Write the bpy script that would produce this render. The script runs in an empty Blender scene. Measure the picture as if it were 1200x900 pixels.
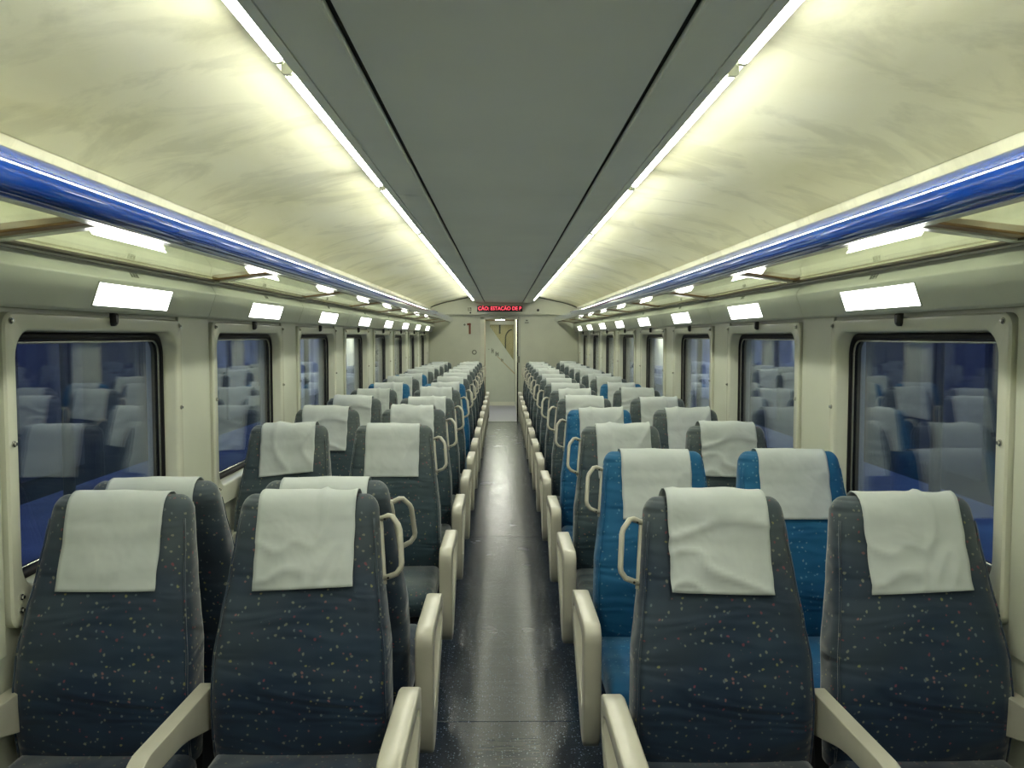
import bpy, bmesh, math, random
from mathutils import Vector, Matrix, noise

# ------------------------------------------------------------------ camera, world, exposure
S = bpy.context.scene
C = S.collection
EYE = 1.56
cam_d = bpy.data.cameras.new('camera')
cam_d.sensor_width = 36.0
cam_d.lens = 30.0
cam_d.clip_start = 0.02
cam_d.clip_end = 300
cam = bpy.data.objects.new('camera', cam_d)
C.objects.link(cam)
cam.location = (-0.02, 0.0, EYE)
cam.rotation_euler = (math.radians(90 - 3.2), 0, math.radians(-0.63))
S.camera = cam

w = bpy.data.worlds.new('dusk')
S.world = w
w.use_nodes = True
bg = w.node_tree.nodes['Background']
bg.inputs['Color'].default_value = (0.24, 0.31, 0.68, 1)
bg.inputs['Strength'].default_value = 2.0

S.view_settings.view_transform = 'Standard'
S.view_settings.look = 'None'
S.view_settings.gamma = 1.0
S.view_settings.use_curve_mapping = False
S.view_settings.exposure = 0.14

TUBE_STRENGTH = 42.0        # ceiling tubes
LAMP_STRENGTH = 45.0        # added passage lamp and gangway lamp
PANEL_STRENGTH = 9.0        # reading light panels
LIGHT_COL = (1.0, 1.0, 0.86)

# ------------------------------------------------------------------ materials
def new_mat(name):
    m = bpy.data.materials.new(name)
    m.use_nodes = True
    nt = m.node_tree
    return m, nt, nt.nodes['Principled BSDF']

def node(nt, t, **kw):
    n = nt.nodes.new(t)
    for k, v in kw.items():
        setattr(n, k, v)
    return n

def ramp(nt, stops):
    r = nt.nodes.new('ShaderNodeValToRGB')
    el = r.color_ramp.elements
    while len(el) > 1:
        el.remove(el[-1])
    el[0].position, el[0].color = stops[0][0], (*stops[0][1], 1)
    for p, c in stops[1:]:
        e = el.new(p)
        e.color = (*c, 1)
    return r

def plain(name, col, rough=0.5, metal=0.0, spec=0.5, vary=0.06, scale=6.0, bump=0.0, bscale=60.0, coat=0.0):
    """painted or moulded surface with slight cloudy variation"""
    m, nt, b = new_mat(name)
    tc = node(nt, 'ShaderNodeTexCoord')
    nz = node(nt, 'ShaderNodeTexNoise')
    nz.inputs['Scale'].default_value = scale
    nz.inputs['Detail'].default_value = 4
    nt.links.new(tc.outputs['Object'], nz.inputs['Vector'])
    lo = tuple(c * (1 - vary) for c in col)
    hi = tuple(min(1, c * (1 + vary)) for c in col)
    r = ramp(nt, [(0.3, lo), (0.7, hi)])
    nt.links.new(nz.outputs['Fac'], r.inputs['Fac'])
    nt.links.new(r.outputs['Color'], b.inputs['Base Color'])
    b.inputs['Roughness'].default_value = rough
    b.inputs['Metallic'].default_value = metal
    b.inputs['Specular IOR Level'].default_value = spec
    b.inputs['Coat Weight'].default_value = coat
    if bump:
        n2 = node(nt, 'ShaderNodeTexNoise')
        n2.inputs['Scale'].default_value = bscale
        nt.links.new(tc.outputs['Object'], n2.inputs['Vector'])
        bp = node(nt, 'ShaderNodeBump')
        bp.inputs['Strength'].default_value = bump
        bp.inputs['Distance'].default_value = 0.01
        nt.links.new(n2.outputs['Fac'], bp.inputs['Height'])
        nt.links.new(bp.outputs['Normal'], b.inputs['Normal'])
    return m

def emit(name, col, strength):
    m = bpy.data.materials.new(name)
    m.use_nodes = True
    nt = m.node_tree
    nt.nodes.clear()
    o = node(nt, 'ShaderNodeOutputMaterial')
    e = node(nt, 'ShaderNodeEmission')
    e.inputs['Color'].default_value = (*col, 1)
    e.inputs['Strength'].default_value = strength
    nt.links.new(e.outputs[0], o.inputs['Surface'])
    return m

def glass(name, tint, ior, rough=0.0, tint_mix=0.0):
    """clear sheet: transmission by tint, mirror by Fresnel on each face"""
    m = bpy.data.materials.new(name)
    m.use_nodes = True
    nt = m.node_tree
    nt.nodes.clear()
    o = node(nt, 'ShaderNodeOutputMaterial')
    g = node(nt, 'ShaderNodeNewGeometry')
    mi = node(nt, 'ShaderNodeMix')
    mi.inputs[2].default_value = ior
    mi.inputs[3].default_value = 1.0 / ior
    nt.links.new(g.outputs['Backfacing'], mi.inputs[0])
    fr = node(nt, 'ShaderNodeFresnel')
    nt.links.new(mi.outputs[0], fr.inputs['IOR'])
    tr = node(nt, 'ShaderNodeBsdfTransparent')
    tr.inputs['Color'].default_value = (*tint, 1)
    gl = node(nt, 'ShaderNodeBsdfGlossy')
    gl.inputs['Roughness'].default_value = rough
    gl.inputs['Color'].default_value = (1, 1, 1, 1)
    mx = node(nt, 'ShaderNodeMixShader')
    nt.links.new(fr.outputs[0], mx.inputs[0])
    nt.links.new(tr.outputs[0], mx.inputs[1])
    nt.links.new(gl.outputs[0], mx.inputs[2])
    nt.links.new(mx.outputs[0], o.inputs['Surface'])
    return m

def fabric(name, base, base2, faded_sheen, faded_sheen_amt, specks, sheen=0.35, dens=1.0):
    """woven seat cloth with scattered small coloured flecks and painted-in sheen over faded areas"""
    m, nt, b = new_mat(name)
    L = nt.links.new
    tc = node(nt, 'ShaderNodeTexCoord')
    nz = node(nt, 'ShaderNodeTexNoise')
    nz.inputs['Scale'].default_value = 4.5
    nz.inputs['Detail'].default_value = 3
    L(tc.outputs['Object'], nz.inputs['Vector'])
    r1 = ramp(nt, [(0.35, base), (0.65, base2)])
    L(nz.outputs['Fac'], r1.inputs['Fac'])
    # fading plus velvet sheen painted as paler cloudy zones and headrest top
    n2 = node(nt, 'ShaderNodeTexNoise')
    n2.inputs['Scale'].default_value = 2.6
    n2.inputs['Detail'].default_value = 2
    L(tc.outputs['Object'], n2.inputs['Vector'])
    sx = node(nt, 'ShaderNodeSeparateXYZ')
    L(tc.outputs['Object'], sx.inputs[0])
    head = node(nt, 'ShaderNodeMapRange')
    head.inputs[1].default_value = 0.90
    head.inputs[2].default_value = 1.06
    L(sx.outputs['Z'], head.inputs[0])
    r2 = ramp(nt, [(0.44, (0, 0, 0)), (0.66, (1, 1, 1))])
    L(n2.outputs['Fac'], r2.inputs['Fac'])
    zn = node(nt, 'ShaderNodeMath', operation='MULTIPLY')
    L(r2.outputs['Color'], zn.inputs[0])
    zn.inputs[1].default_value = 0.60
    ad = node(nt, 'ShaderNodeMath', operation='ADD', use_clamp=True)
    L(zn.outputs[0], ad.inputs[0])
    L(head.outputs[0], ad.inputs[1])
    mu = node(nt, 'ShaderNodeMath', operation='MULTIPLY')
    L(ad.outputs[0], mu.inputs[0])
    mu.inputs[1].default_value = faded_sheen_amt
    mx = node(nt, 'ShaderNodeMix', data_type='RGBA')
    L(mu.outputs[0], mx.inputs[0])
    L(r1.outputs['Color'], mx.inputs[6])
    mx.inputs[7].default_value = (*faded_sheen, 1)
    # flecks
    wp = node(nt, 'ShaderNodeTexNoise')
    wp.inputs['Scale'].default_value = 60
    L(tc.outputs['Object'], wp.inputs['Vector'])
    vm = node(nt, 'ShaderNodeVectorMath', operation='MULTIPLY_ADD')
    L(wp.outputs['Color'], vm.inputs[0])
    vm.inputs[1].default_value = (0.012, 0.012, 0.012)
    L(tc.outputs['Object'], vm.inputs[2])
    vo = node(nt, 'ShaderNodeTexVoronoi')
    vo.inputs['Scale'].default_value = 54
    L(vm.outputs[0], vo.inputs['Vector'])
    lt = node(nt, 'ShaderNodeMapRange')
    lt.inputs[1].default_value = 0.15
    lt.inputs[2].default_value = 0.24
    lt.inputs[3].default_value = 1
    lt.inputs[4].default_value = 0
    L(vo.outputs['Distance'], lt.inputs[0])
    sc = node(nt, 'ShaderNodeSeparateColor')
    L(vo.outputs['Color'], sc.inputs[0])
    r3 = ramp(nt, specks)
    r3.color_ramp.interpolation = 'CONSTANT'
    L(sc.outputs[0], r3.inputs['Fac'])
    pres = node(nt, 'ShaderNodeMath', operation='LESS_THAN')
    L(sc.outputs[1], pres.inputs[0])
    pres.inputs[1].default_value = dens
    m3 = node(nt, 'ShaderNodeMath', operation='MULTIPLY')
    L(lt.outputs[0], m3.inputs[0])
    L(pres.outputs[0], m3.inputs[1])
    m4 = node(nt, 'ShaderNodeMath', operation='MULTIPLY')
    L(m3.outputs[0], m4.inputs[0])
    m4.inputs[1].default_value = 0.45
    mx2 = node(nt, 'ShaderNodeMix', data_type='RGBA')
    L(m4.outputs[0], mx2.inputs[0])
    L(mx.outputs[2], mx2.inputs[6])
    L(r3.outputs['Color'], mx2.inputs[7])
    L(mx2.outputs[2], b.inputs['Base Color'])
    b.inputs['Roughness'].default_value = 0.75
    b.inputs['Sheen Weight'].default_value = sheen
    b.inputs['Sheen Roughness'].default_value = 0.4
    b.inputs['Specular IOR Level'].default_value = 0.25
    # soft creases
    n4 = node(nt, 'ShaderNodeTexNoise')
    n4.inputs['Scale'].default_value = 3.0
    n4.inputs['Distortion'].default_value = 0.6
    mp = node(nt, 'ShaderNodeMapping')
    mp.inputs['Scale'].default_value = (1, 1, 3.5)
    L(tc.outputs['Object'], mp.inputs[0])
    L(mp.outputs[0], n4.inputs['Vector'])
    bp = node(nt, 'ShaderNodeBump')
    bp.inputs['Strength'].default_value = 0.6
    bp.inputs['Distance'].default_value = 0.05
    L(n4.outputs['Fac'], bp.inputs['Height'])
    L(bp.outputs['Normal'], b.inputs['Normal'])
    return m

M = {}
M['wall'] = plain('cream_wall', (0.53, 0.55, 0.45), 0.35, vary=0.05, scale=3)
M['frame'] = plain('cream_window_frame', (0.60, 0.61, 0.50), 0.22, vary=0.03, coat=0.2)
M['fascia'] = plain('grey_green_fascia', (0.50, 0.53, 0.45), 0.35, vary=0.03)
M['ceil'] = plain('grey_ceiling', (0.76, 0.80, 0.71), 0.62, vary=0.03, scale=2, spec=0.3)
M['ceil_side'] = plain('grey_ceiling_edge', (0.76, 0.80, 0.70), 0.55, vary=0.04, scale=2, spec=0.3)
M['dark'] = plain('dark_gap', (0.03, 0.03, 0.02), 0.7)
M['black'] = plain('black_rubber', (0.006, 0.006, 0.008), 0.6, spec=0.2)
M['blackp'] = plain('black_plastic', (0.012, 0.012, 0.012), 0.35)
M['chrome'] = plain('steel', (0.45, 0.45, 0.42), 0.25, metal=1.0)
M['blue_rail'] = plain('blue_lacquer', (0.004, 0.052, 0.36), 0.07, vary=0.1, scale=2, coat=1.0)
M['brown'] = plain('brown_wood', (0.26, 0.15, 0.055), 0.45, vary=0.2, scale=12)
M['dark_brown'] = plain('dark_brown_steel', (0.06, 0.045, 0.02), 0.5)
M['beige'] = plain('beige_plastic', (0.43, 0.42, 0.345), 0.28, vary=0.06, scale=8)
M['base'] = plain('dark_base', (0.02, 0.022, 0.026), 0.5)
M['red'] = plain('red_brown_plastic', (0.20, 0.06, 0.03), 0.5)
M['print'] = plain('grey_print', (0.14, 0.15, 0.12), 0.6)
M['pale_blue'] = plain('lavender_vinyl', (0.20, 0.20, 0.25), 0.35)
M['door'] = plain('pale_grey_door', (0.42, 0.45, 0.38), 0.4, vary=0.03)
M['tan'] = plain('tan_panel', (0.34, 0.29, 0.19), 0.5)
M['tube'] = emit('lit_tube', LIGHT_COL, TUBE_STRENGTH)
M['panel'] = emit('lit_panel', (1.0, 1.0, 0.93), PANEL_STRENGTH)
M['lamp'] = emit('lit_lamp', (1.0, 1.0, 0.90), LAMP_STRENGTH)
M['led'] = emit('red_led', (1.0, 0.10, 0.14), 1.3)
M['glass'] = glass('window_glass', (0.90, 0.94, 0.97), 1.52)
M['shelf_glass'] = glass('shelf_glass', (0.93, 0.96, 0.88), 1.5)
M['door_glass'] = glass('door_glass', (0.85, 0.9, 0.8), 1.45)

def vault_mat():
    m, nt, b = new_mat('cream_vault')
    L = nt.links.new
    tc = node(nt, 'ShaderNodeTexCoord')
    n1 = node(nt, 'ShaderNodeTexNoise')
    n1.inputs['Scale'].default_value = 1.3
    n1.inputs['Detail'].default_value = 5
    n1.inputs['Distortion'].default_value = 0.3
    mp = node(nt, 'ShaderNodeMapping')
    mp.inputs['Scale'].default_value = (2.2, 0.8, 1)
    L(tc.outputs['Object'], mp.inputs[0])
    L(mp.outputs[0], n1.inputs['Vector'])
    r = ramp(nt, [(0.30, (0.72, 0.71, 0.49)), (0.47, (0.81, 0.80, 0.60)), (0.66, (0.84, 0.84, 0.66))])
    L(n1.outputs['Fac'], r.inputs['Fac'])
    # drawn-out smudges across the vault
    n2 = node(nt, 'ShaderNodeTexNoise')
    n2.inputs['Scale'].default_value = 1.6
    n2.inputs['Detail'].default_value = 7
    n2.inputs['Roughness'].default_value = 0.62
    n2.inputs['Distortion'].default_value = 0.7
    mp2 = node(nt, 'ShaderNodeMapping')
    mp2.inputs['Scale'].default_value = (1.3, 1.9, 1)
    L(tc.outputs['Object'], mp2.inputs[0])
    L(mp2.outputs[0], n2.inputs['Vector'])
    r2 = ramp(nt, [(0.40, (0.62, 0.62, 0.58)), (0.50, (1, 1, 1))])
    L(n2.outputs['Fac'], r2.inputs['Fac'])
    mx = node(nt, 'ShaderNodeMix', data_type='RGBA', blend_type='MULTIPLY')
    mx.inputs[0].default_value = 0.42
    L(r.outputs['Color'], mx.inputs[6])
    L(r2.outputs['Color'], mx.inputs[7])
    L(mx.outputs[2], b.inputs['Base Color'])
    b.inputs['Roughness'].default_value = 0.45
    bp = node(nt, 'ShaderNodeBump')
    bp.inputs['Strength'].default_value = 0.12
    bp.inputs['Distance'].default_value = 0.03
    L(n2.outputs['Fac'], bp.inputs['Height'])
    L(bp.outputs['Normal'], b.inputs['Normal'])
    return m
M['vault'] = vault_mat()

def floor_mat():
    m, nt, b = new_mat('blue_flecked_vinyl')
    L = nt.links.new
    tc = node(nt, 'ShaderNodeTexCoord')
    vo = node(nt, 'ShaderNodeTexVoronoi')
    vo.inputs['Scale'].default_value = 95
    L(tc.outputs['Object'], vo.inputs['Vector'])
    sc = node(nt, 'ShaderNodeSeparateColor')
    L(vo.outputs['Color'], sc.inputs[0])
    lt = node(nt, 'ShaderNodeMath', operation='LESS_THAN')
    L(vo.outputs['Distance'], lt.inputs[0])
    lt.inputs[1].default_value = 0.26
    pr = node(nt, 'ShaderNodeMath', operation='GREATER_THAN')
    L(sc.outputs[0], pr.inputs[0])
    pr.inputs[1].default_value = 0.55
    mu = node(nt, 'ShaderNodeMath', operation='MULTIPLY')
    L(lt.outputs[0], mu.inputs[0])
    L(pr.outputs[0], mu.inputs[1])
    # lighter grey track down the middle of the aisle
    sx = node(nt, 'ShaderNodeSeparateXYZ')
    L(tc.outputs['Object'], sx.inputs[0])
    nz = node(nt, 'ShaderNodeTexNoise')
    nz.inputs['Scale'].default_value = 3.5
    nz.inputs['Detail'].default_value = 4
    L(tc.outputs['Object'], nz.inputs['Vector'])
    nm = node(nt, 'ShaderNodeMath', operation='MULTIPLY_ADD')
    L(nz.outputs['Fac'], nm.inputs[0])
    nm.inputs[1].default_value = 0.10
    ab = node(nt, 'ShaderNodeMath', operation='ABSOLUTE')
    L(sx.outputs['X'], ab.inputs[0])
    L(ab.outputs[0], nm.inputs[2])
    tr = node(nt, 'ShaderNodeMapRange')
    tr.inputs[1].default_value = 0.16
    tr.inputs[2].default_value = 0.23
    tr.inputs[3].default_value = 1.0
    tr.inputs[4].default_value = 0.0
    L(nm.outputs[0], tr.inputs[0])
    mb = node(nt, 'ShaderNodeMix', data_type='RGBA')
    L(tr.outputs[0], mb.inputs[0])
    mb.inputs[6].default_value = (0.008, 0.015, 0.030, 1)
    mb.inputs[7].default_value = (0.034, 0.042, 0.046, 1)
    mx = node(nt, 'ShaderNodeMix', data_type='RGBA')
    L(mu.outputs[0], mx.inputs[0])
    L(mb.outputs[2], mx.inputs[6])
    mx.inputs[7].default_value = (0.13, 0.16, 0.19, 1)
    L(mx.outputs[2], b.inputs['Base Color'])
    rr = node(nt, 'ShaderNodeMapRange')
    rr.inputs[3].default_value = 0.18
    rr.inputs[4].default_value = 0.32
    L(nz.outputs['Fac'], rr.inputs[0])
    L(rr.outputs[0], b.inputs['Roughness'])
    b.inputs['Specular IOR Level'].default_value = 0.5
    n5 = node(nt, 'ShaderNodeTexNoise')
    n5.inputs['Scale'].default_value = 9
    mp = node(nt, 'ShaderNodeMapping')
    mp.inputs['Scale'].default_value = (0.6, 3, 1)
    L(tc.outputs['Object'], mp.inputs[0])
    L(mp.outputs[0], n5.inputs['Vector'])
    bp = node(nt, 'ShaderNodeBump')
    bp.inputs['Strength'].default_value = 0.10
    bp.inputs['Distance'].default_value = 0.01
    L(n5.outputs['Fac'], bp.inputs['Height'])
    L(bp.outputs['Normal'], b.inputs['Normal'])
    return m
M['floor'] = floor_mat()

def cover_mat():
    m, nt, b = new_mat('white_cover_cloth')
    L = nt.links.new
    tc = node(nt, 'ShaderNodeTexCoord')
    oi = node(nt, 'ShaderNodeObjectInfo')
    va = node(nt, 'ShaderNodeVectorMath', operation='ADD')
    L(tc.outputs['Object'], va.inputs[0])
    cm = node(nt, 'ShaderNodeCombineXYZ')
    ml = node(nt, 'ShaderNodeMath', operation='MULTIPLY')
    L(oi.outputs['Random'], ml.inputs[0])
    ml.inputs[1].default_value = 20
    L(ml.outputs[0], cm.inputs[0])
    L(cm.outputs[0], va.inputs[1])
    nz = node(nt, 'ShaderNodeTexNoise')
    nz.inputs['Scale'].default_value = 6
    nz.inputs['Detail'].default_value = 3
    nz.inputs['Distortion'].default_value = 0.25
    L(va.outputs[0], nz.inputs['Vector'])
    r = ramp(nt, [(0.3, (0.41, 0.45, 0.44)), (0.6, (0.47, 0.51, 0.50))])
    L(nz.outputs['Fac'], r.inputs['Fac'])
    L(r.outputs['Color'], b.inputs['Base Color'])
    b.inputs['Roughness'].default_value = 0.85
    b.inputs['Specular IOR Level'].default_value = 0.2
    bp = node(nt, 'ShaderNodeBump')
    bp.inputs['Strength'].default_value = 0.8
    bp.inputs['Distance'].default_value = 0.016
    L(nz.outputs['Fac'], bp.inputs['Height'])
    L(bp.outputs['Normal'], b.inputs['Normal'])
    return m
M['cover'] = cover_mat()
SPK = [(0.0, (0.30, 0.30, 0.20)), (0.4, (0.36, 0.34, 0.10)), (0.55, (0.30, 0.05, 0.06)), (0.72, (0.20, 0.24, 0.24)), (0.9, (0.35, 0.14, 0.12))]
SPKB = [(0.0, (0.20, 0.36, 0.42)), (0.5, (0.30, 0.38, 0.36)), (0.8, (0.12, 0.30, 0.42))]
M['navy'] = fabric('navy_seat_cloth', (0.007, 0.018, 0.042), (0.012, 0.029, 0.058), (0.072, 0.092, 0.095), 0.62, SPK, dens=1.0)
M['teal'] = fabric('teal_grey_seat_cloth', (0.015, 0.034, 0.050), (0.024, 0.048, 0.062), (0.090, 0.110, 0.108), 0.70, SPK, dens=0.85)
M['blue'] = fabric('blue_seat_cloth', (0.004, 0.065, 0.165), (0.006, 0.088, 0.20), (0.02, 0.14, 0.27), 0.30, SPKB, sheen=0.15, dens=0.7)

# ------------------------------------------------------------------ mesh helpers
def mesh_obj(name, verts, faces, mat, parent=None, smooth=False, loc=None):
    me = bpy.data.meshes.new(name)
    me.from_pydata([tuple(v) for v in verts], [], faces)
    bm = bmesh.new()
    bm.from_mesh(me)
    bmesh.ops.recalc_face_normals(bm, faces=bm.faces)
    bm.to_mesh(me)
    bm.free()
    if smooth:
        for p in me.polygons:
            p.use_smooth = True
    me.materials.append(mat)
    return link(name, me, parent, loc)

def link(name, me, parent=None, loc=None, mat=None):
    o = bpy.data.objects.new(name, me)
    C.objects.link(o)
    if parent is not None:
        o.parent = parent
    if loc is not None:
        o.location = loc
    if mat is not None:
        o.material_slots[0].link = 'OBJECT'
        o.material_slots[0].material = mat
    return o

def tag(o, label=None, cat=None, group=None, kind=None):
    if label: o['label'] = label
    if cat: o['category'] = cat
    if group: o['group'] = group
    if kind: o['kind'] = kind
    return o

def empty(name, loc, rz=0):
    o = bpy.data.objects.new(name, None)
    C.objects.link(o)
    o.empty_display_size = 0.1
    o.location = loc
    o.rotation_euler = (0, 0, rz)
    return o

class MB:
    def __init__(self):
        self.v, self.f = [], []
    def add(self, vs, fs):
        b = len(self.v)
        self.v += [tuple(p) for p in vs]
        self.f += [tuple(b + i for i in q) for q in fs]
        return self
    def box(self, x0, x1, y0, y1, z0, z1):
        return self.add([(x, y, z) for x in (x0, x1) for y in (y0, y1) for z in (z0, z1)],
                        [(0, 1, 3, 2), (4, 6, 7, 5), (0, 4, 5, 1), (2, 3, 7, 6), (0, 2, 6, 4), (1, 5, 7, 3)])
    def prism(self, prof, a0, a1, axis='y'):
        """closed profile of 2-D points swept along an axis: y -> (x,z), x -> (y,z)"""
        n = len(prof)
        if axis == 'y':
            vs = [(p, a0, q) for p, q in prof] + [(p, a1, q) for p, q in prof]
        else:
            vs = [(a0, p, q) for p, q in prof] + [(a1, p, q) for p, q in prof]
        fs = [(i, (i + 1) % n, n + (i + 1) % n, n + i) for i in range(n)]
        fs += [tuple(range(n)), tuple(range(2 * n - 1, n - 1, -1))]
        return self.add(vs, fs)
    def loops(self, loops, cap0=True, cap1=True):
        n = len(loops[0])
        vs = [p for l in loops for p in l]
        fs = []
        for k in range(len(loops) - 1):
            for i in range(n):
                j = (i + 1) % n
                fs.append((k * n + i, k * n + j, (k + 1) * n + j, (k + 1) * n + i))
        if cap0: fs.append(tuple(range(n)))
        if cap1: fs.append(tuple(range((len(loops) - 1) * n, len(loops) * n)))
        return self.add(vs, fs)
    def tube(self, path, r, n=10, closed=False, flat=1.0):
        path = [Vector(p) for p in path]
        N = len(path)
        up = None
        rings = []
        for i, p in enumerate(path):
            if closed:
                t = (path[(i + 1) % N] - path[i - 1]).normalized()
            else:
                t = (path[min(i + 1, N - 1)] - path[max(i - 1, 0)]).normalized()
            if up is None:
                up = Vector((0, 0, 1)) if abs(t.z) < 0.9 else Vector((0, 1, 0))
            up = (up - t * up.dot(t)).normalized()
            s = t.cross(up)
            rings.append([p + (up * math.cos(a) * flat + s * math.sin(a)) * r for a in [2 * math.pi * k / n for k in range(n)]])
        if closed:
            rings.append(rings[0])
            return self.loops(rings, False, False)
        return self.loops(rings)
    def obj(self, name, mat, parent=None, smooth=False, loc=None, bevel=0.0, seg=2):
        me = bpy.data.meshes.new(name)
        me.from_pydata(self.v, [], self.f)
        bm = bmesh.new()
        bm.from_mesh(me)
        bmesh.ops.remove_doubles(bm, verts=bm.verts, dist=1e-6)
        bmesh.ops.recalc_face_normals(bm, faces=bm.faces)
        if bevel:
            es = [e for e in bm.edges if len(e.link_faces) == 2 and e.calc_face_angle(0) > math.radians(28)]
            res = bmesh.ops.bevel(bm, geom=es, offset=bevel, segments=seg, profile=0.6, affect='EDGES', clamp_overlap=True)
            for f in res['faces']:
                f.smooth = True
        bm.to_mesh(me)
        bm.free()
        if smooth:
            for p in me.polygons:
                p.use_smooth = True
            if bevel:
                me.set_sharp_from_angle(angle=math.radians(50))
        me.materials.append(mat)
        return link(name, me, parent, loc)

def rrect(w0, w1, h0, h1, r, n=6):
    """rounded rectangle as (u, v) points"""
    pts = []
    for cx, cy, a0 in ((w1 - r, h1 - r, 0), (w0 + r, h1 - r, 90), (w0 + r, h0 + r, 180), (w1 - r, h0 + r, 270)):
        for k in range(n + 1):
            a = math.radians(a0 + 90 * k / n)
            pts.append((cx + r * math.cos(a), cy + r * math.sin(a)))
    return pts

def rpoly(pts, r, n=4):
    """polygon with rounded corners (r may be a list)"""
    out = []
    N = len(pts)
    for i in range(N):
        p = Vector(pts[i]); a = Vector(pts[i - 1]); b = Vector(pts[(i + 1) % N])
        rr = r[i] if isinstance(r, (list, tuple)) else r
        da = (a - p); db = (b - p)
        d = min(rr, da.length * 0.45, db.length * 0.45)
        s = p + da.normalized() * d
        e = p + db.normalized() * d
        for k in range(n + 1):
            t = k / n
            out.append(tuple(s * (1 - t) ** 2 + p * 2 * t * (1 - t) + e * t * t))
    return out

ORD = ['first', 'second', 'third', 'fourth', 'fifth', 'sixth', 'seventh', 'eighth', 'ninth', 'tenth', 'eleventh',
       'twelfth', 'thirteenth', 'fourteenth']
SIDE = {-1: 'left', 1: 'right'}

# ------------------------------------------------------------------ dimensions of the coach
Y0, Y1 = -1.25, 15.56          # inner length
BAY = 1.63
WY0, WY1 = 2.33, 3.465         # first window in view
WZ0, WZ1 = 0.86, 1.576
WALL = 1.365                   # inner wall face
FLANGE = 1.337
PANE = 1.405
NWIN = range(-1, 8)
BARS = [2.10 + BAY * k for k in range(-2, 9)]

# ------------------------------------------------------------------ floor
fl = MB().box(-1.45, 1.45, Y0 - 0.1, Y1 + 4.2, -0.10, -0.012).obj('floor', M['dark'])
tag(fl, 'dark blue flecked vinyl floor running down the aisle', kind='structure')
seams = [Y0, 0.16, 3.38, 6.56, 9.76, 12.96, Y1]
for a, b in zip(seams[:-1], seams[1:]):
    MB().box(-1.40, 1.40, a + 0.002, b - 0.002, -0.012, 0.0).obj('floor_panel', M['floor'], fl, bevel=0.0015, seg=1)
MB().box(-0.44, 0.28, Y1 + 0.004, Y1 + 3.9, -0.012, 0.0).obj('floor_panel', M['pale_blue'], fl)
st = MB().box(-0.44, 0.28, Y1 - 0.07, Y1 + 0.0, 0.0, 0.006).obj('threshold_strip', M['chrome'], fl)
st['label'] = 'bright metal threshold strip'

# ------------------------------------------------------------------ side walls
for s in (-1, 1):
    m = MB()
    xa, xb = sorted((s * WALL, s * 1.47))
    m.box(xa, xb, Y0, Y1, 0.0, WZ0 - 0.02)
    m.box(xa, xb, Y0, Y1, WZ1 + 0.02, 2.33)
    prev = Y0
    for k in NWIN:
        a, b = WY0 + BAY * k - 0.02, WY1 + BAY * k + 0.02
        m.box(xa, xb, prev, a, WZ0 - 0.02, WZ1 + 0.02)
        prev = b
    m.box(xa, xb, prev, Y1, WZ0 - 0.02, WZ1 + 0.02)
    wl = m.obj('wall_' + SIDE[s], M['wall'])
    tag(wl, 'cream %s side wall of the coach between and below the windows' % SIDE[s], kind='structure')
    for k in range(-1, 8):   # pier panels between the window frames
        a, b = WY1 + BAY * k + 0.066, WY0 + BAY * (k + 1) - 0.066
        if k == 7: b = Y1 - 0.01
        xa, xb = sorted((s * (WALL - 0.012), s * WALL))
        p = MB().box(xa, xb, a, b, 0.70, 1.642).obj('wall_panel', M['wall'], wl, bevel=0.003)
        pass

# ------------------------------------------------------------------ windows
def yz_loop(s, x, grow, r):
    g = grow if isinstance(grow, tuple) else (grow,) * 3
    pts = rrect(WY0 - g[0], WY1 + g[0], WZ0 - g[2], WZ1 + g[1], r)
    return [(s * x, y, z) for y, z in pts]

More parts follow.
